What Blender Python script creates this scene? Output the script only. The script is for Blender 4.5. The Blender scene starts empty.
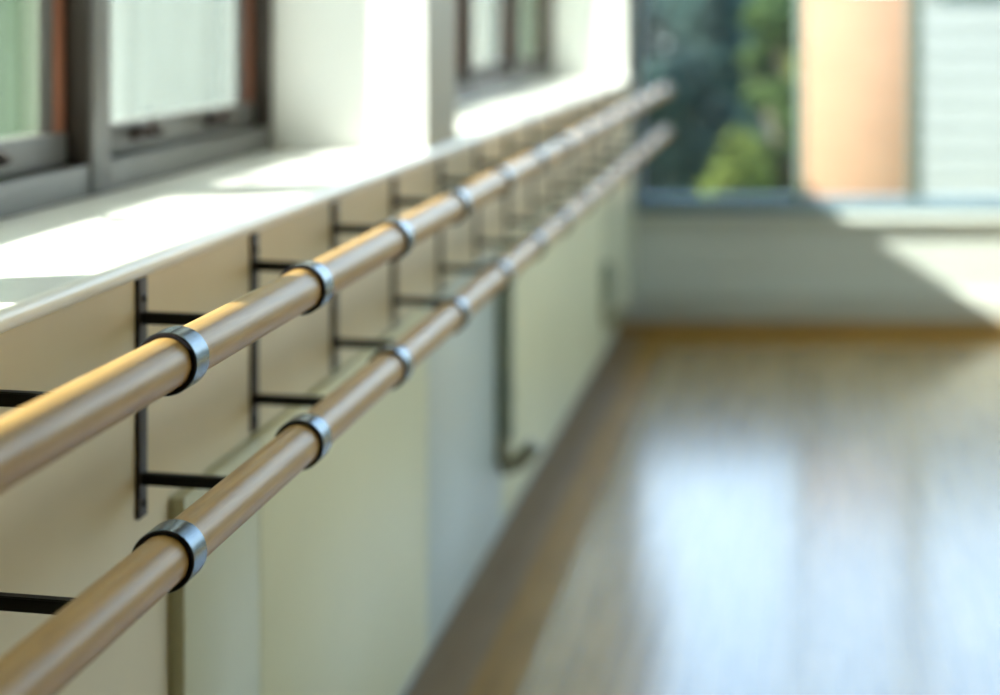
import bpy, bmesh, math, random
from mathutils import Vector, Matrix

scene = bpy.context.scene
COL = scene.collection
H = 1.45                      # camera height above the floor

# ------------------------------------------------------------------ camera
cam_d = bpy.data.cameras.new('camera')
cam = bpy.data.objects.new('camera', cam_d)
COL.objects.link(cam)
cam.location = (0, 0, H)
cam.rotation_euler = (math.radians(90), 0, 0)
cam_d.sensor_fit = 'HORIZONTAL'
cam_d.sensor_width = 36
cam_d.lens = 63.36
cam_d.shift_x = -0.303
cam_d.shift_y = -0.3335
cam_d.clip_start = 0.02
cam_d.clip_end = 300
cam_d.dof.use_dof = True
cam_d.dof.focus_distance = 1.71
cam_d.dof.aperture_fstop = 2.2
scene.camera = cam

# ------------------------------------------------------------------ world, sun, exposure
world = bpy.data.worlds.new('world')
scene.world = world
world.use_nodes = True
wn = world.node_tree
wn.nodes.clear()
w_out = wn.nodes.new('ShaderNodeOutputWorld')
w_bg = wn.nodes.new('ShaderNodeBackground')
w_tc = wn.nodes.new('ShaderNodeTexCoord')
w_sep = wn.nodes.new('ShaderNodeSeparateXYZ')
w_ramp = wn.nodes.new('ShaderNodeValToRGB')
w_ramp.color_ramp.elements[0].position = 0.0
w_ramp.color_ramp.elements[0].color = (0.84, 0.93, 0.96, 1)
w_ramp.color_ramp.elements[1].position = 0.5
w_ramp.color_ramp.elements[1].color = (0.34, 0.58, 1.0, 1)
wn.links.new(w_tc.outputs['Generated'], w_sep.inputs[0])
wn.links.new(w_sep.outputs['Z'], w_ramp.inputs[0])
wn.links.new(w_ramp.outputs[0], w_bg.inputs['Color'])
w_bg.inputs['Strength'].default_value = 2.4
wn.links.new(w_bg.outputs[0], w_out.inputs[0])

sun_d = bpy.data.lights.new('sun', 'SUN')
sun = bpy.data.objects.new('sun', sun_d)
COL.objects.link(sun)
sun_d.energy = 10.5
sun_d.angle = math.radians(0.8)
sun_d.color = (1.0, 0.96, 0.90)
SUN_DIR = Vector((0.80, 0.235, -0.53)).normalized()
sun.rotation_euler = SUN_DIR.to_track_quat('-Z', 'Y').to_euler()
sun.location = (-6, 2, 8)

scene.view_settings.view_transform = 'Standard'
scene.view_settings.look = 'None'
scene.view_settings.gamma = 1
scene.view_settings.use_curve_mapping = False
scene.view_settings.exposure = 1.4
scene.cycles.use_denoising = True
scene.cycles.max_bounces = 10
scene.cycles.transparent_max_bounces = 16

# ------------------------------------------------------------------ materials
def new_mat(name):
    m = bpy.data.materials.new(name)
    m.use_nodes = True
    nt = m.node_tree
    return m, nt, nt.nodes['Principled BSDF'], nt.nodes['Material Output']

def mix_noise(nt, c1, c2, scale, stretch=(1, 1, 1), detail=4, lo=0.35, hi=0.65):
    tc = nt.nodes.new('ShaderNodeTexCoord')
    mp = nt.nodes.new('ShaderNodeMapping')
    mp.inputs['Scale'].default_value = stretch
    nz = nt.nodes.new('ShaderNodeTexNoise')
    nz.inputs['Scale'].default_value = scale
    nz.inputs['Detail'].default_value = detail
    rp = nt.nodes.new('ShaderNodeValToRGB')
    rp.color_ramp.elements[0].position = lo
    rp.color_ramp.elements[0].color = (*c1, 1)
    rp.color_ramp.elements[1].position = hi
    rp.color_ramp.elements[1].color = (*c2, 1)
    nt.links.new(tc.outputs['Object'], mp.inputs[0])
    nt.links.new(mp.outputs[0], nz.inputs['Vector'])
    nt.links.new(nz.outputs['Fac'], rp.inputs[0])
    return rp, nz

def paint(name, col, rough=0.5, var=0.04, scale=6, bump=0.02, metallic=0.0, stretch=(1, 1, 1)):
    m, nt, p, o = new_mat(name)
    c1 = tuple(max(0, c * (1 - var)) for c in col)
    c2 = tuple(min(1, c * (1 + var)) for c in col)
    rp, nz = mix_noise(nt, c1, c2, scale, stretch)
    nt.links.new(rp.outputs[0], p.inputs['Base Color'])
    p.inputs['Roughness'].default_value = rough
    p.inputs['Metallic'].default_value = metallic
    if bump:
        b = nt.nodes.new('ShaderNodeBump')
        b.inputs['Strength'].default_value = bump
        b.inputs['Distance'].default_value = 0.002
        nt.links.new(nz.outputs['Fac'], b.inputs['Height'])
        nt.links.new(b.outputs[0], p.inputs['Normal'])
    return m

def wood_mat(name, c1, c2, rough, stretch, scale, coat=0.0, bump=0.03):
    m, nt, p, o = new_mat(name)
    rp, nz = mix_noise(nt, c1, c2, scale, stretch, detail=6, lo=0.32, hi=0.68)
    nt.links.new(rp.outputs[0], p.inputs['Base Color'])
    p.inputs['Roughness'].default_value = rough
    p.inputs['Coat Weight'].default_value = coat
    p.inputs['Coat Roughness'].default_value = 0.22
    b = nt.nodes.new('ShaderNodeBump')
    b.inputs['Strength'].default_value = bump
    b.inputs['Distance'].default_value = 0.001
    nt.links.new(nz.outputs['Fac'], b.inputs['Height'])
    nt.links.new(b.outputs[0], p.inputs['Normal'])
    return m

def glass_mat(name, tint, haze_col, haze, streak=0.0):
    """thin sheet glass: a see-through part, a milky part that scatters, and a surface reflection"""
    m, nt, p, o = new_mat(name)
    nt.nodes.remove(p)
    tr = nt.nodes.new('ShaderNodeBsdfTransparent')
    tr.inputs['Color'].default_value = (*tint, 1)
    tl = nt.nodes.new('ShaderNodeBsdfTranslucent')
    tl.inputs['Color'].default_value = (*haze_col, 1)
    gl = nt.nodes.new('ShaderNodeBsdfGlossy')
    gl.inputs['Roughness'].default_value = 0.03
    mx = nt.nodes.new('ShaderNodeMixShader')
    mx.inputs[0].default_value = haze
    if streak:
        rp, nz = mix_noise(nt, (haze - streak,) * 3, (haze + streak,) * 3, 3.0, (1, 14, 0.4), 3)
        nt.links.new(rp.outputs[0], mx.inputs[0])
    fr = nt.nodes.new('ShaderNodeFresnel')
    fr.inputs['IOR'].default_value = 1.45
    mx2 = nt.nodes.new('ShaderNodeMixShader')
    nt.links.new(tr.outputs[0], mx.inputs[1])
    nt.links.new(tl.outputs[0], mx.inputs[2])
    nt.links.new(fr.outputs[0], mx2.inputs[0])
    nt.links.new(mx.outputs[0], mx2.inputs[1])
    nt.links.new(gl.outputs[0], mx2.inputs[2])
    nt.links.new(mx2.outputs[0], o.inputs['Surface'])
    return m

def brick_mat(name, c1, c2, mortar, scale, bw, rh, axes):
    m, nt, p, o = new_mat(name)
    tc = nt.nodes.new('ShaderNodeTexCoord')
    sp = nt.nodes.new('ShaderNodeSeparateXYZ')
    cb = nt.nodes.new('ShaderNodeCombineXYZ')
    nt.links.new(tc.outputs['Object'], sp.inputs[0])
    nt.links.new(sp.outputs[axes[0]], cb.inputs[0])
    nt.links.new(sp.outputs[axes[1]], cb.inputs[1])
    br = nt.nodes.new('ShaderNodeTexBrick')
    br.inputs['Color1'].default_value = (*c1, 1)
    br.inputs['Color2'].default_value = (*c2, 1)
    br.inputs['Mortar'].default_value = (*mortar, 1)
    br.inputs['Scale'].default_value = scale
    br.inputs['Brick Width'].default_value = bw
    br.inputs['Row Height'].default_value = rh
    br.inputs['Mortar Size'].default_value = 0.012
    nt.links.new(cb.outputs[0], br.inputs['Vector'])
    nt.links.new(br.outputs['Color'], p.inputs['Base Color'])
    p.inputs['Roughness'].default_value = 0.85
    return m, nt, p, br

M = {}
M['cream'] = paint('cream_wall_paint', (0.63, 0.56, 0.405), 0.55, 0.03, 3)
M['pier_backlit'] = paint('pier_paint_backlit_shade', (0.31, 0.29, 0.22), 0.5, 0.02, 4)  # backlit shade of the room faces is put into this darker colour
M['white'] = paint('reveal_paint_skylit', (0.82, 0.83, 0.80), 0.5, 0.02, 4)  # lit copy of the pier paint, sky light put into the white
M['sill'] = paint('sill_gloss_paint', (0.84, 0.84, 0.79), 0.28, 0.03, 5)
M['panel_a'] = paint('panel_pale_green_cream', (0.50, 0.50, 0.34), 0.4, 0.03, 2)
M['panel_b'] = paint('panel_cream', (0.65, 0.63, 0.41), 0.4, 0.03, 2)
M['panel_c'] = paint('panel_grey', (0.49, 0.54, 0.49), 0.35, 0.03, 2)
M['end_wall'] = paint('end_wall_paint', (0.58, 0.62, 0.58), 0.55, 0.03, 2)
M['skirting'] = paint('skirting_paint', (0.52, 0.54, 0.50), 0.4, 0.03, 2)
M['plinth'] = wood_mat('amber_plinth_wood', (0.34, 0.19, 0.05), (0.44, 0.26, 0.07), 0.4, (1, 10, 10), 3)
M['ceiling'] = paint('ceiling_paint', (0.80, 0.80, 0.78), 0.8, 0.02, 2)
M['room'] = paint('room_wall_paint', (0.40, 0.39, 0.34), 0.7, 0.02, 2)
M['alu'] = paint('grey_frame_paint', (0.115, 0.110, 0.100), 0.42, 0.05, 8)
M['alu_dark'] = paint('dark_gasket', (0.035, 0.026, 0.02), 0.5, 0.1, 8)
M['sash_side'] = paint('sash_grey_brown', (0.055, 0.048, 0.045), 0.45, 0.06, 8)
M['mahogany'] = wood_mat('red_brown_stile_wood', (0.20, 0.07, 0.035), (0.30, 0.11, 0.055), 0.45, (8, 8, 1), 4)
M['green_frame'] = paint('green_grey_frame', (0.30, 0.38, 0.34), 0.4, 0.04, 6)
M['dark_frame'] = paint('dark_green_grey_frame', (0.15, 0.19, 0.17), 0.45, 0.04, 6)
M['border'] = wood_mat('brown_border_wood', (0.26, 0.175, 0.095), (0.32, 0.22, 0.12), 0.45, (8, 1, 8), 4)
M['border_amber'] = wood_mat('amber_border_wood', (0.32, 0.175, 0.030), (0.40, 0.225, 0.045), 0.45, (8, 1, 8), 4)
for _k in ('border', 'border_amber'):
    M[_k].node_tree.nodes['Principled BSDF'].inputs['Specular IOR Level'].default_value = 0.25
M['blue_frame'] = paint('blue_grey_frame', (0.17, 0.24, 0.29), 0.4, 0.04, 6)
M['latch'] = paint('dark_bronze_latch', (0.045, 0.03, 0.025), 0.35, 0.1, 12, metallic=0.6)
M['steel_black'] = paint('black_steel', (0.004, 0.0045, 0.005), 0.5, 0.15, 30, bump=0.05)
M['plate'] = paint('dark_bronze_plate', (0.032, 0.027, 0.025), 0.5, 0.12, 30, bump=0.05)
M['ring'] = paint('blued_polished_steel', (0.10, 0.14, 0.18), 0.24, 0.05, 20, bump=0.0, metallic=1.0)
M['liner'] = paint('dark_ring_liner', (0.006, 0.004, 0.005), 0.6, 0.1, 30)
M['screw'] = paint('screw_steel', (0.02, 0.02, 0.02), 0.35, 0.1, 30, metallic=0.7)
M['rail'] = wood_mat('pale_ash_wood', (0.32, 0.180, 0.052), (0.45, 0.275, 0.092), 0.36, (22, 1.3, 22), 6, coat=0.06, bump=0.08)
M['rail'].node_tree.nodes['Principled BSDF'].inputs['Specular IOR Level'].default_value = 0.36
M['pipe'] = paint('dark_green_grey_pipe', (0.25, 0.29, 0.23), 0.55, 0.1, 10)
M['pipe_foot'] = paint('olive_brown_foot', (0.30, 0.29, 0.21), 0.5, 0.1, 10)
M['glass'] = glass_mat('clear_glass', (0.94, 0.97, 0.95), (0.5, 0.6, 0.5), 0.01)
M['glass_haze'] = glass_mat('hazy_glass', (0.93, 0.96, 0.93), (0.36, 0.52, 0.34), 0.10)
M['glass_frost'] = glass_mat('frosted_glass', (0.93, 0.96, 0.94), (0.56, 0.66, 0.60), 0.16, 0.02)
M['bark'] = paint('bark', (0.09, 0.07, 0.05), 0.9, 0.3, 14, bump=0.4)
M['leaf_dark'] = paint('dark_leaf', (0.014, 0.032, 0.026), 0.5, 0.4, 3)
M['leaf_mid'] = paint('mid_leaf', (0.034, 0.054, 0.014), 0.5, 0.4, 3)
M['leaf_yellow'] = paint('yellow_green_leaf', (0.085, 0.105, 0.018), 0.5, 0.35, 3)
M['leaf_pale'] = paint('pale_green_leaf', (0.36, 0.56, 0.24), 0.55, 0.35, 1.5)
M['brick'], *_ = brick_mat('peach_brick', (0.46, 0.225, 0.115), (0.42, 0.20, 0.10), (0.29, 0.19, 0.12), 1.0, 0.215, 0.075, ('X', 'Z'))
M['siding'] = paint('pale_siding_paint', (0.285, 0.285, 0.255), 0.6, 0.03, 2)
for _k in ('leaf_dark', 'leaf_mid', 'leaf_yellow', 'leaf_pale'):
    _b = M[_k].node_tree.nodes['Principled BSDF']
    _b.inputs['Specular IOR Level'].default_value = 0.12
    _b.inputs['Roughness'].default_value = 0.8
for _k, _v in (('steel_black', 0.15), ('plate', 0.3), ('liner', 0.15)):
    M[_k].node_tree.nodes['Principled BSDF'].inputs['Specular IOR Level'].default_value = _v
M['ground'] = paint('lawn_ground', (0.10, 0.14, 0.05), 0.9, 0.3, 3, bump=0.3)
M['render'] = paint('pale_green_render', (0.60, 0.70, 0.62), 0.8, 0.12, 1.2)
M['coping'] = paint('stone_coping', (0.55, 0.50, 0.43), 0.8, 0.1, 6)

def floor_material():
    m, nt, p, o = new_mat('varnished_strip_floor')
    tc = nt.nodes.new('ShaderNodeTexCoord')
    mp = nt.nodes.new('ShaderNodeMapping')
    mp.inputs['Rotation'].default_value = (0, 0, math.radians(90))
    br = nt.nodes.new('ShaderNodeTexBrick')
    br.inputs['Color1'].default_value = (0.46, 0.31, 0.125, 1)
    br.inputs['Color2'].default_value = (0.38, 0.25, 0.095, 1)
    br.inputs['Mortar'].default_value = (0.12, 0.07, 0.03, 1)
    br.inputs['Scale'].default_value = 1.0
    br.inputs['Brick Width'].default_value = 1.6
    br.inputs['Row Height'].default_value = 0.085
    br.inputs['Mortar Size'].default_value = 0.0012
    nt.links.new(tc.outputs['Object'], mp.inputs[0])
    nt.links.new(mp.outputs[0], br.inputs['Vector'])
    rp, nz = mix_noise(nt, (0.82, 0.82, 0.82), (1.12, 1.12, 1.12), 5, (6, 0.5, 1))
    mul = nt.nodes.new('ShaderNodeMixRGB')
    mul.blend_type = 'MULTIPLY'
    mul.inputs[0].default_value = 1
    nt.links.new(br.outputs['Color'], mul.inputs[1])
    nt.links.new(rp.outputs[0], mul.inputs[2])
    nt.links.new(mul.outputs[0], p.inputs['Base Color'])
    p.inputs['Roughness'].default_value = 0.25
    p.inputs['IOR'].default_value = 1.5
    p.inputs['Coat Weight'].default_value = 0.4
    p.inputs['Coat Roughness'].default_value = 0.16
    return m
M['floor'] = floor_material()

# ------------------------------------------------------------------ mesh helpers
def add_box(bm, x0, x1, y0, y1, z0, z1, bevel=0.0, seg=2):
    t = bmesh.new()
    bmesh.ops.create_cube(t, size=1)
    for v in t.verts:
        v.co = Vector(((x0 + x1) / 2 + v.co.x * (x1 - x0), (y0 + y1) / 2 + v.co.y * (y1 - y0), (z0 + z1) / 2 + v.co.z * (z1 - z0)))
    if bevel:
        bmesh.ops.bevel(t, geom=t.edges[:], offset=bevel, segments=seg, affect='EDGES', profile=0.5)
    merge(bm, t)

def merge(bm, t):
    me = bpy.data.meshes.new('tmp')
    t.to_mesh(me); t.free()
    bm.from_mesh(me)
    bpy.data.meshes.remove(me)

def add_lathe_y(bm, prof, seg=48, centre=(0, 0, 0), closed=False):
    """prof: (radius, y) pairs spun about the Y axis"""
    rings = []
    for r, y in prof:
        if r < 1e-6:
            rings.append([bm.verts.new((centre[0], centre[1] + y, centre[2]))])
        else:
            rings.append([bm.verts.new((centre[0] + r * math.cos(2 * math.pi * k / seg), centre[1] + y, centre[2] + r * math.sin(2 * math.pi * k / seg))) for k in range(seg)])
    pairs = list(zip(rings, rings[1:]))
    if closed:
        pairs.append((rings[-1], rings[0]))
    for a, b in pairs:
        for k in range(seg):
            k2 = (k + 1) % seg
            if len(a) == 1 and len(b) > 1: bm.faces.new((a[0], b[k2], b[k]))
            elif len(b) == 1 and len(a) > 1: bm.faces.new((a[k], a[k2], b[0]))
            elif len(a) > 1: bm.faces.new((a[k], a[k2], b[k2], b[k]))

def add_tube(bm, pts, rad, seg=14, caps=True):
    pts = [Vector(p) for p in pts]
    rads = rad if isinstance(rad, (list, tuple)) else [rad] * len(pts)
    rings = []
    for i, p in enumerate(pts):
        d = (pts[min(i + 1, len(pts) - 1)] - pts[max(i - 1, 0)]).normalized()
        ref = Vector((0, 0, 1)) if abs(d.z) < 0.9 else Vector((1, 0, 0))
        u = d.cross(ref).normalized(); v = d.cross(u)
        rings.append([bm.verts.new(p + (u * math.cos(2 * math.pi * k / seg) + v * math.sin(2 * math.pi * k / seg)) * rads[i]) for k in range(seg)])
    for a, b in zip(rings, rings[1:]):
        for k in range(seg):
            bm.faces.new((a[k], a[(k + 1) % seg], b[(k + 1) % seg], b[k]))
    if caps:
        bm.faces.new(rings[0]); bm.faces.new(rings[-1][::-1])

def add_prism_y(bm, poly, y0, y1, bevel=0.0):
    """polygon of (x, z) points, thickened from y0 to y1"""
    t = bmesh.new()
    a = [t.verts.new((x, y0, z)) for x, z in poly]
    b = [t.verts.new((x, y1, z)) for x, z in poly]
    n = len(poly)
    t.faces.new(a); t.faces.new(b[::-1])
    for k in range(n):
        t.faces.new((a[k], b[k], b[(k + 1) % n], a[(k + 1) % n]))
    bmesh.ops.recalc_face_normals(t, faces=t.faces[:])
    if bevel:
        bmesh.ops.bevel(t, geom=t.edges[:], offset=bevel, segments=2, affect='EDGES')
    merge(bm, t)

def obj(name, bm, mat, parent=None, smooth=False):
    bmesh.ops.recalc_face_normals(bm, faces=bm.faces[:])
    me = bpy.data.meshes.new(name)
    bm.to_mesh(me); bm.free()
    me.materials.append(mat)
    if smooth:
        for p in me.polygons: p.use_smooth = True
        try: me.set_sharp_from_angle(angle=math.radians(40))
        except Exception: pass
    o = bpy.data.objects.new(name, me)
    COL.objects.link(o)
    if parent is not None:
        o.parent = parent
    return o

def boxes(name, mat, lst, parent=None, bevel=0.0):
    bm = bmesh.new()
    for b in lst:
        add_box(bm, *b, bevel=bevel)
    return obj(name, bm, mat, parent, smooth=bevel > 0)

def empty(name, loc=(0, 0, 0)):
    o = bpy.data.objects.new(name, None)
    o.location = loc
    o.empty_display_size = 0.1
    COL.objects.link(o)
    return o

def tag(o, label, cat, group=None):
    o['label'] = label; o['category'] = cat
    if group: o['group'] = group
    return o

def structure(o):
    o['kind'] = 'structure'
    return o

# ------------------------------------------------------------------ room shell
XW = -0.790        # face of the board under the sill
XF = -1.11         # room face of the window frames
XO = -1.27         # outer face of the left wall
YE = 8.0           # face of the end wall
YB = -4.2          # face of the back wall
XR = 4.6           # face of the right wall
ZS = H - 0.285     # top of the sill
ZH = H + 1.60      # window head
ZC = H + 2.20      # ceiling
XT = -0.86         # recessed base under the panels
ZP0, ZP1 = H - 1.30, H - 0.603   # lower panels

structure(boxes('floor', M['floor'], [(XO, XR + 0.25, YB - 0.25, YE + 0.25, -0.12, 0.0)]))
structure(boxes('ceiling', M['ceiling'], [(XO, XR + 0.25, YB - 0.25, YE + 0.25, ZC, ZC + 0.15)]))

# left wall: apron under the sill, recessed base, piers, lintel
P1 = (3.69, 4.0); W1 = (-0.25, 3.69); W2 = (4.0, 7.81)
structure(boxes('wall_left', M['cream'], [
    (XO, XW, YB, YE, ZP0, ZS - 0.026),
    (XO, XT, YB, YE, 0, ZP0)]))
lw = structure(boxes('wall_left_piers', M['pier_backlit'], [
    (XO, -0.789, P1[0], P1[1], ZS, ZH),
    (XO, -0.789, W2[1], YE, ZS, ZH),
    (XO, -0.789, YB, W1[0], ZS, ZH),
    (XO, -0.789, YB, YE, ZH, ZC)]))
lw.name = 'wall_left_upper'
# window reveals: same paint as the piers, sky light put into the whiter colour
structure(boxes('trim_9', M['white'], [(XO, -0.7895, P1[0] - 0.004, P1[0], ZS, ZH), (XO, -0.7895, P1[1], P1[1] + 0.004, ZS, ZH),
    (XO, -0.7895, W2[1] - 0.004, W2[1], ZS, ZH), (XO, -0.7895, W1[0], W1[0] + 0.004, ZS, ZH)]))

# sill board with a rounded nose
bm = bmesh.new()
prof = [(XO + 0.04, ZS - 0.026), (XO + 0.04, ZS)]
cx, r = -0.783, 0.013
for k in range(0, 9):
    a = math.pi / 2 - math.pi * k / 8
    prof.append((cx + r * math.cos(a), ZS - r + r * math.sin(a)))
add_prism_y(bm, prof, YB, YE)
structure(obj('trim_1', bm, M['sill'], smooth=True))

# lower panels
seams = [2.19, 2.50, 3.61, 4.50, 6.78, 7.99]
mats = ['panel_a', 'panel_b', 'panel_c', 'panel_b', 'panel_a']
for k in range(5):
    y0, y1 = seams[k] + 0.0015, seams[k + 1] - 0.0015
    structure(boxes('trim_%d' % (k + 2), M[mats[k]], [(XW, -0.770, y0, y1, ZP0, ZP1)], bevel=0.002))
structure(boxes('baseboard_left', M['skirting'], [(XT, XT + 0.012, YB, YE, 0, 0.10)], bevel=0.003))

# end wall with its window opening
EX0, EX1 = -0.79, 4.3
EZ0, EZ1 = H - 0.91, H + 2.0
structure(boxes('wall_end', M['end_wall'], [
    (XO, XR + 0.25, YE, YE + 0.22, 0, EZ0),
    (XO, XR + 0.25, YE, YE + 0.22, EZ1, ZC),
    (XO, EX0, YE, YE + 0.22, EZ0, EZ1),
    (EX1, XR + 0.25, YE, YE + 0.22, EZ0, EZ1)]))
structure(boxes('baseboard_end', M['skirting'], [(XT, XR, YE - 0.018, YE, 0.05, 0.185)], bevel=0.004))
structure(boxes('trim_7', M['plinth'], [(XT, XR, YE - 0.05, YE, 0, 0.052)], bevel=0.006))
structure(boxes('trim_8', M['end_wall'], [(EX0, EX1, YE - 0.04, YE + 0.06, EZ0 - 0.035, EZ0)], bevel=0.006))

# darker border boards set round the floor
structure(boxes('trim_10', M['border'], [(XT, -0.715, YB, YE, 0, 0.002)]))
structure(boxes('trim_11', M['border_amber'], [(-0.7145, -0.61, YB, 7.70, 0, 0.002), (-0.7145, XR, 7.70, YE, 0, 0.002)]))
# right wall with an unseen window band added for room fill, and the back wall
RZ0, RZ1 = H - 1.0, H + 1.8
structure(boxes('wall_right', M['room'], [
    (XR, XR + 0.25, YB, YE, 0, RZ0),
    (XR, XR + 0.25, YB, YE, RZ1, ZC),
    (XR, XR + 0.25, YB, 3.2, RZ0, RZ1),
    (XR, XR + 0.25, 7.4, YE, RZ0, RZ1)]))
structure(boxes('wall_back', M['room'], [(XO, XR + 0.25, YB - 0.25, YB, 0, ZC)]))

# ------------------------------------------------------------------ windows
def left_window(name, ys, glasses):
    y0, y1, n = ys[0], ys[-1], len(ys) - 1
    root = structure(empty(name, (XF, y0, ZS)))
    def P(nm, mat, lst, parent=root, bevel=0.002):
        o = boxes(nm, mat, [(a - XF if parent is root else a - XF, b - XF, c - y0, d - y0, e - ZS, f - ZS) for a, b, c, d, e, f in lst], parent, bevel)
        return o
    fb = 0.050                                  # fixed bottom rail
    P('window_frame', M['alu'], [
        (XF - 0.10, XF, y0, y1, ZS, ZS + fb),
        (XF - 0.10, XF, y0, y1, ZH - 0.06, ZH),
        (XF - 0.10, XF, y0, y0 + 0.03, ZS, ZH),
        (XF - 0.10, XF - 0.06, y1 - 0.03, y1, ZS, ZH)])
    P('gasket', M['alu_dark'], [(XF - 0.06, XF - 0.002, y1 - 0.03, y1, ZS + fb, ZH - 0.06)])
    for k in range(1, n):
        yc = ys[k]
        P('mullion', M['alu'], [(XF - 0.10, XF + 0.004, yc - 0.036, yc + 0.038, ZS + 0.002, ZH - 0.01)])
        P('gasket', M['alu_dark'], [(XF - 0.06, XF + 0.001, yc - 0.043, yc - 0.036, ZS + fb, ZH - 0.06)])
    for k in range(n):
        a = ys[k] + (0.042 if k else 0.034)
        b = ys[k + 1] - (0.046 if k < n - 1 else 0.032)
        z0, z1 = ZS + fb + 0.006, ZH - 0.066
        s = P('sash', M['sash_side'], [
            (XF - 0.088, XF - 0.036, b - 0.042, b, z0, z1),
            (XF - 0.088, XF - 0.036, a, a + 0.042, z0, z1),
            (XF - 0.088, XF - 0.036, a + 0.042, b - 0.042, z1 - 0.05, z1)])
        so = Vector((0, 0, 0))
        P('bottom_rail', M['alu'], [(XF - 0.088, XF - 0.030, a + 0.002, b - 0.002, z0 - 0.002, z0 + 0.046)], s)
        P('stile_face', M['mahogany'], [(XF - 0.040, XF - 0.034, b - 0.040, b - 0.001, z0 + 0.046, z1), (XF - 0.040, XF - 0.034, a + 0.001, a + 0.041, z0 + 0.046, z1)], s)
        P('pane', M[glasses[k]], [(XF - 0.062, XF - 0.056, a + 0.038, b - 0.038, z0 + 0.04, z1 - 0.045)], s, 0.0)
        for off in (0.24, 0.62):
            lb = bmesh.new()
            yy = a - 0.042 + off * (ys[k + 1] - ys[k]) / 0.93
            add_box(lb, -0.032, -0.018, yy - 0.028 - y0, yy + 0.028 - y0, z0 + 0.014 - ZS, z0 + 0.040 - ZS, 0.003)
            add_tube(lb, [(-0.020, yy - y0, z0 + 0.028 - ZS), (0.012, yy - y0, z0 + 0.030 - ZS)], 0.010)
            add_tube(lb, [(0.010, yy + 0.004 - y0, z0 + 0.030 - ZS), (0.018, yy - 0.035 - y0, z0 + 0.042 - ZS), (0.022, yy - 0.065 - y0, z0 + 0.046 - ZS)], [0.010, 0.008, 0.006])
            obj('latch', lb, M['latch'], s, True)
    return root

left_window('window_1', [W1[0], 0.70, 1.72, 2.775, W1[1]], ['glass_haze', 'glass_haze', 'glass_haze', 'glass_frost'])
left_window('window_2', [W2[0], 4.95, 5.90, 6.85, W2[1]], ['glass_haze', 'glass_haze', 'glass_frost', 'glass_haze'])

# end window: a long band of fixed lights
w3 = structure(empty('window_3', (EX0, YE, EZ0)))
def E(nm, mat, lst, bevel=0.003, parent=None):
    return boxes(nm, mat, [(a - EX0, b - EX0, c - YE, d - YE, e - EZ0, f - EZ0) for a, b, c, d, e, f in lst], parent or w3, bevel)
E('window_frame', M['blue_frame'], [
    (EX0, EX1, YE + 0.02, YE + 0.10, EZ0, EZ0 + 0.075),
    (EX0, EX1, YE + 0.02, YE + 0.10, EZ1 - 0.06, EZ1),
    (EX0, EX0 + 0.05, YE + 0.02, YE + 0.10, EZ0 + 0.075, EZ1 - 0.06),
    (EX1 - 0.05, EX1, YE + 0.02, YE + 0.10, EZ0 + 0.075, EZ1 - 0.06)])
xs = [-0.01, 0.51, 1.27, 1.80, 2.56, 3.09, 3.80]
for k, x in enumerate(xs):
    hw = 0.019 if k % 2 == 0 else 0.032
    E('mullion', M['green_frame' if k % 2 == 0 else 'dark_frame'], [(x - hw, x + hw, YE + 0.015, YE + 0.105, EZ0 + 0.075, EZ1 - 0.06)])
edges = [EX0 + 0.05] + xs + [EX1 - 0.05]
for a, b in zip(edges, edges[1:]):
    E('pane', M['glass'], [(a + 0.01, b - 0.01, YE + 0.055, YE + 0.061, EZ0 + 0.07, EZ1 - 0.055)], 0.0)

# unseen right-hand windows, added and sized to fill the room with light
for idx, (y0, y1) in enumerate([(3.2, 7.4)]):
    w = structure(empty('window_%d' % (4 + idx), (XR, y0, RZ0)))
    def R(nm, mat, lst, bevel=0.003):
        return boxes(nm, mat, [(a - XR, b - XR, c - y0, d - y0, e - RZ0, f - RZ0) for a, b, c, d, e, f in lst], w, bevel)
    R('window_frame', M['alu'], [(XR + 0.05, XR + 0.13, y0, y1, RZ0, RZ0 + 0.07), (XR + 0.05, XR + 0.13, y0, y1, RZ1 - 0.06, RZ1),
                                (XR + 0.05, XR + 0.13, y0, y0 + 0.05, RZ0 + 0.07, RZ1 - 0.06), (XR + 0.05, XR + 0.13, y1 - 0.05, y1, RZ0 + 0.07, RZ1 - 0.06)])
    for k in range(1, 4):
        yc = y0 + (y1 - y0) * k / 4
        R('mullion', M['alu'], [(XR + 0.05, XR + 0.13, yc - 0.03, yc + 0.03, RZ0 + 0.07, RZ1 - 0.06)])
    R('pane', M['glass'], [(XR + 0.085, XR + 0.091, y0 + 0.04, y1 - 0.04, RZ0 + 0.06, RZ1 - 0.05)], 0.0)

# ------------------------------------------------------------------ the two barres
XU, ZU = -0.5800, H - 0.3186     # upper rail axis
XL, ZL = -0.5825, H - 0.4982     # lower rail axis
RR = 0.0241
Y_END = 7.42
def rail(name, x, z, label):
    bm = bmesh.new()
    y0 = -0.6
    L = Y_END - y0
    prof = [(0, 0), (RR - 0.004, 0), (RR - 0.001, 0.0012), (RR, 0.004)]
    n = 20
    for k in range(1, n): prof.append((RR, 0.004 + (L - 0.008) * k / n))
    prof += [(RR, L - 0.004), (RR - 0.001, L - 0.0012), (RR - 0.004, L), (0, L)]
    add_lathe_y(bm, prof, 64)
    o = obj(name, bm, M['rail'], None, True)
    o.location = (x, y0, z)
    return tag(o, label, 'barre', 'pair of wooden barres')
rail('barre_rail', XU, ZU, 'upper of two long pale wooden ballet barres, level with the window sill')
rail('barre_rail', XL, ZL, 'lower of two long pale wooden ballet barres, running below the other one')

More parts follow.
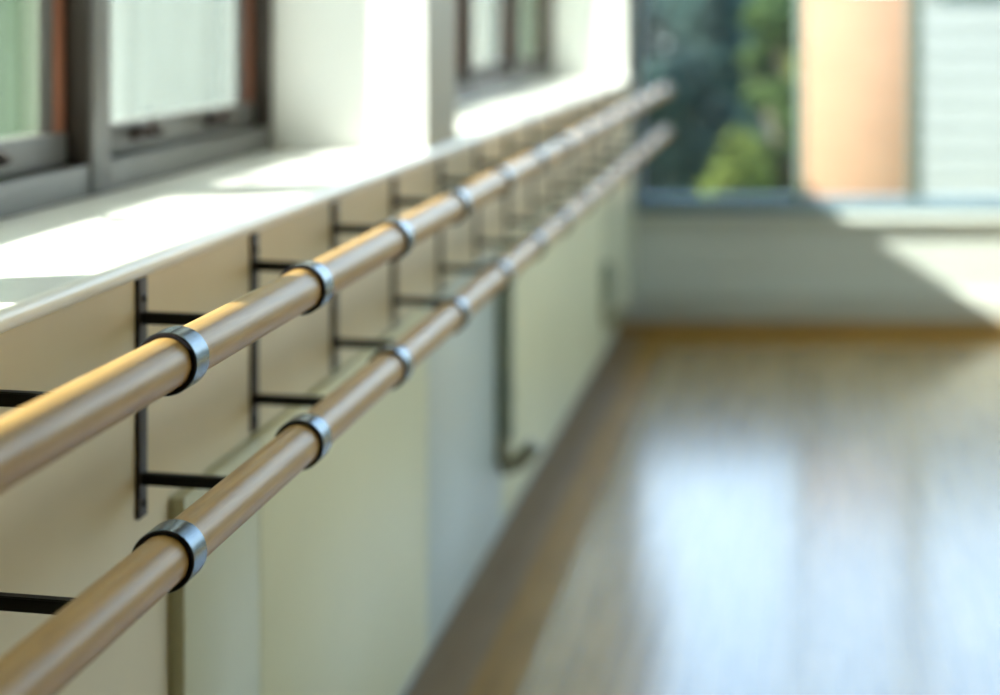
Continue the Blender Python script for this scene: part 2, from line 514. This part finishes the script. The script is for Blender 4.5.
# ------------------------------------------------------------------ brackets
D = 0.432
YK0 = 1.662                      # first plate in front of the camera
def make_bracket():
    root = empty('barre_bracket', (XW, 0, H - 0.46))
    o0 = Vector((XW, 0, H - 0.46))
    def rel(x, z): return (x - o0.x, z - o0.z)
    # wall plate with two screws
    bm = bmesh.new()
    add_box(bm, 0, 0.0055, -0.013, 0.013, H - 0.5985 - o0.z, H - 0.3135 - o0.z, 0.0008)
    plate = obj('wall_plate', bm, M['plate'], root, True)
    for z in (H - 0.338, H - 0.46, H - 0.582):
        sb = bmesh.new()
        add_tube(sb, [(0.005, 0.002, z - o0.z), (0.0072, 0.002, z - o0.z), (0.0085, 0.002, z - o0.z)], [0.0052, 0.0050, 0.0028])
        obj('screw', sb, M['screw'], plate, True)
    for x, z, drop in ((XU, ZU, 0.0425), (XL, ZL, 0.0540)):
        az = z - drop
        h = 0.007
        # bar that runs out from the plate and turns up to the side of the collar
        poly = [rel(XW + 0.003, az - h), rel(x - 0.041, az - h), rel(x - 0.037, az - h + 0.003), rel(x - 0.033, az + h * 0.2), rel(x - 0.0262, z - 0.0125),
                rel(x - 0.0288, z - 0.004), rel(x - 0.0375, z - 0.012), rel(x - 0.0455, az + h), rel(XW + 0.003, az + h)]
        ab = bmesh.new()
        add_prism_y(ab, poly, -0.006, 0.006, 0.0012)
        tip = (x - 0.033) - o0.x
        for v in ab.verts:                      # the bar leans a little towards the near end of the room
            v.co.y -= 0.036 * max(0.0, min(1.0, v.co.x / tip))
        arm = obj('arm', ab, M['steel_black'], root, True)
        px, pz = rel(x, z)
        rb = bmesh.new()
        add_lathe_y(rb, [(0.0284, -0.0168), (0.0293, -0.0168), (0.0293, 0.0168), (0.0284, 0.0168)], 64, (px, -0.045, pz), closed=True)
        ring = obj('collar', rb, M['ring'], root, True)
        lb = bmesh.new()
        add_lathe_y(lb, [(0.0246, -0.0172), (0.0252, -0.0180), (0.0280, -0.0180), (0.0285, -0.0172), (0.0285, 0.0172), (0.0280, 0.0180), (0.0252, 0.0180), (0.0246, 0.0172)], 64, (px, -0.045, pz), closed=True)
        obj('collar_liner', lb, M['liner'], ring, True)
    return root

def children(o): return [c for c in bpy.data.objects if c.parent == o]
def copy_tree(o, parent=None):
    c = o.copy(); COL.objects.link(c)
    if parent is not None: c.parent = parent
    for ch in children(o): copy_tree(ch, c)
    return c

ordinal = ['nearest', 'second', 'third', 'fourth', 'fifth', 'sixth', 'seventh', 'eighth', 'ninth', 'tenth', 'eleventh', 'twelfth', 'thirteenth', 'farthest']
first = make_bracket()
src = [first]
brs = [first]
for k in range(1, 14):
    brs.append(copy_tree(first))
for k, b in enumerate(brs):
    b.location.y = YK0 + D * k
    if k == 0: lab = 'black steel barre bracket nearest the camera, plate cut off by the left edge'
    elif k == 13: lab = 'black steel barre bracket farthest away, at the far ends of both barres'
    elif k == 1: lab = 'second black steel barre bracket from the camera, its whole wall plate in sharp view'
    else: lab = '%s black steel barre bracket counted along the wall from the camera' % ordinal[k]
    tag(b, lab, 'bracket', 'brackets that hold both barres')

# ------------------------------------------------------------------ pipes on the lower panels
def wall_pipe(y, ztop, zbot, label):
    root = empty('wall_pipe', (-0.770, y, zbot))
    bm = bmesh.new()
    if ztop > zbot + 0.1:
        add_box(bm, 0, 0.040, -0.015, 0.015, 0.0, ztop - zbot, 0.006, 3)
        obj('pipe', bm, M['pipe'], root, True)
        for zz in (0.12, ztop - zbot - 0.06):
            cb = bmesh.new()
            add_box(cb, 0, 0.043, -0.024, 0.024, zz - 0.01, zz + 0.01, 0.003)
            obj('clip', cb, M['pipe'], root, True)
    fb = bmesh.new()
    add_tube(fb, [(0.016, 0, 0.02), (0.012, 0, -0.035), (0.022, 0, -0.068), (0.055, 0, -0.050), (0.098, 0, -0.008)], [0.018, 0.019, 0.022, 0.024, 0.022], 16)
    obj('bent_foot', fb, M['pipe_foot'], root, True)
    return tag(root, label, 'pipe', 'dark pipes on the panels')
wall_pipe(4.43, ZP1, H - 1.075, 'dark upright pipe with a bent foot on the grey and cream lower wall panels')
wall_pipe(6.75, H - 0.95, H - 1.12, 'short dark pipe low on the far wall panel close to the end wall')

# ------------------------------------------------------------------ outside
structure(boxes('ground', M['ground'], [(-60, 60, -30, 80, -0.5, -0.30)]))

def tree(name, x, y, height, spread, leafmat, label, seed, leaves=2600, leaf=0.07, trunk_h=0.5, cat='tree', base=-0.30):
    rnd = random.Random(seed)
    root = empty(name, (x, y, base))
    tb = bmesh.new()
    add_tube(tb, [(0, 0, 0), (0.03, 0.02, height * 0.3), (-0.03, 0.03, height * 0.6), (0.02, 0, height * 0.85)], [0.07, 0.06, 0.04, 0.015], 10)
    for k in range(6):
        a = k * 1.05 + rnd.random(); z = height * (0.25 + 0.09 * k)
        add_tube(tb, [(0, 0.02, z), (math.cos(a) * spread * 0.35, math.sin(a) * spread * 0.35, z + height * 0.12), (math.cos(a) * spread * 0.7, math.sin(a) * spread * 0.7, z + height * 0.17)], [0.03, 0.02, 0.008], 7)
    obj('trunk', tb, M['bark'], root, True)
    blobs = []
    for k in range(16):
        a = rnd.random() * 6.28; t = rnd.random()
        rr = spread * 0.75 * math.sqrt(rnd.random()) * (1.0 - 0.45 * t)
        blobs.append((math.cos(a) * rr, math.sin(a) * rr, height * (trunk_h * 0.3 + (0.95 - trunk_h * 0.3) * t), spread * (0.32 + 0.2 * rnd.random())))
    fb = bmesh.new()
    for k in range(leaves):
        bx, by, bz, br = rnd.choice(blobs)
        u = Vector((rnd.gauss(0, 1), rnd.gauss(0, 1), rnd.gauss(0, 1))).normalized()
        c = Vector((bx, by, bz)) + u * br * (0.55 + 0.5 * rnd.random())
        if c.z < 0.06: c.z = 0.06 + rnd.random() * 0.1
        n = (u + Vector((rnd.uniform(-.7, .7), rnd.uniform(-.7, .7), rnd.uniform(-.2, .9)))).normalized()
        s1 = n.orthogonal().normalized()
        s1 = (Matrix.Rotation(rnd.random() * 6.28, 3, n) @ s1)
        s2 = n.cross(s1)
        L = leaf * (0.7 + 0.6 * rnd.random()); W = L * 0.5
        vs = [fb.verts.new(c + s1 * L), fb.verts.new(c + s2 * W + n * L * 0.12), fb.verts.new(c - s1 * L), fb.verts.new(c - s2 * W + n * L * 0.12)]
        fb.faces.new(vs)
    me = bpy.data.meshes.new('foliage'); fb.to_mesh(me); fb.free()
    me.materials.append(leafmat)
    f = bpy.data.objects.new('foliage', me); COL.objects.link(f); f.parent = root
    return tag(root, label, cat)

# beyond the end window
tree('tree', -1.25, 12.6, 2.55, 0.66, M['leaf_dark'], 'dark blue-green tree beyond the end window, close to the barre ends', 1, 4200)
tree('tree', -0.72, 14.4, 2.05, 0.70, M['leaf_dark'], 'dark green tree in the middle of the end window pane', 2, 4200)
tree('tree', -0.17, 12.2, 1.95, 0.34, M['leaf_mid'], 'sunlit mid-green tree beside the brick pillar, beyond the end window', 3, 3200, 0.05)
tree('shrub', -0.42, 11.0, 0.98, 0.33, M['leaf_yellow'], 'low yellow-green shrub at the foot of the end window trees', 4, 1500, 0.04, cat='shrub')
tree('tree', 0.05, 16.4, 2.2, 0.50, M['leaf_yellow'], 'yellow-green tree just left of the brick pillar', 5, 3000, 0.06)
tree('tree', -2.3, 17.5, 2.35, 0.9, M['leaf_dark'], 'broad dark tree behind the others, beyond the end window at far left', 6, 4200, 0.09)
tree('tree', -0.5, 20.0, 2.5, 1.6, M['leaf_dark'], 'broad dark tree far behind, between the end window trees and the brick pillar', 7, 5200, 0.09)

bp = empty('brick_pillar', (0.340, 11.25, -0.30))
boxes('shaft', M['brick'], [(-0.335, 0.335, -0.30, 0.30, 0, 1.90)], bp, 0.004)
boxes('coping', M['coping'], [(-0.35, 0.35, -0.33, 0.33, 1.95, 2.02)], bp, 0.01)
tag(bp, 'sunlit peach brick pillar seen through the end window', 'pillar')

bl = empty('building', (0.74, 10.86, -0.30))
boxes('wall', M['siding'], [(0, 6.0, 0.06, 3.0, 0, 1.90)], bl)
for k in range(13):
    z = k * 0.15
    bm = bmesh.new()
    # lapped board: thicker at the foot
    vs = []
    for xx in (-0.02, 6.02):
        vs.append([bm.verts.new((xx, yy, zz)) for yy, zz in ((0.06, z), (0.040, z), (0.050, z + 0.15), (0.06, z + 0.15))])
    a, b = vs
    for i in range(4):
        bm.faces.new((a[i], a[(i + 1) % 4], b[(i + 1) % 4], b[i]))
    bm.faces.new(a); bm.faces.new(b[::-1])
    obj('siding_board', bm, M['siding'], bl)
boxes('roof_edge', M['coping'], [(0.0, 6.03, -0.0, 3.03, 1.90, 1.97)], bl, 0.01)
tag(bl, 'pale building with lapped horizontal siding at right, beyond the end window', 'building')

# beyond the left windows
spots = [(-5.9, 13.0, 2.2, 0.9, 'leaf_pale', 'pale green bush outside the nearest left window, seen through its hazy pane'),
         (-6.2, 19.0, 2.7, 1.1, 'leaf_mid', 'mid-green tree behind the pale garden wall outside the left windows')]
for k, (x, y, h, s, lm, lab) in enumerate(spots):
    tree('tree', x, y, h, s, M[lm], lab, 20 + k, 4200, 0.10)
gw = empty('garden_wall', (-6.6, 16.0, -0.30))
boxes('wall', M['render'], [(-2.6, 2.6, -0.12, 0.12, 0, 2.15)], gw, 0.01)
boxes('coping', M['coping'], [(-2.65, 2.65, -0.16, 0.16, 2.15, 2.22)], gw, 0.01)
tag(gw, 'pale rendered garden wall outside, seen through the frosted pane at left', 'wall')
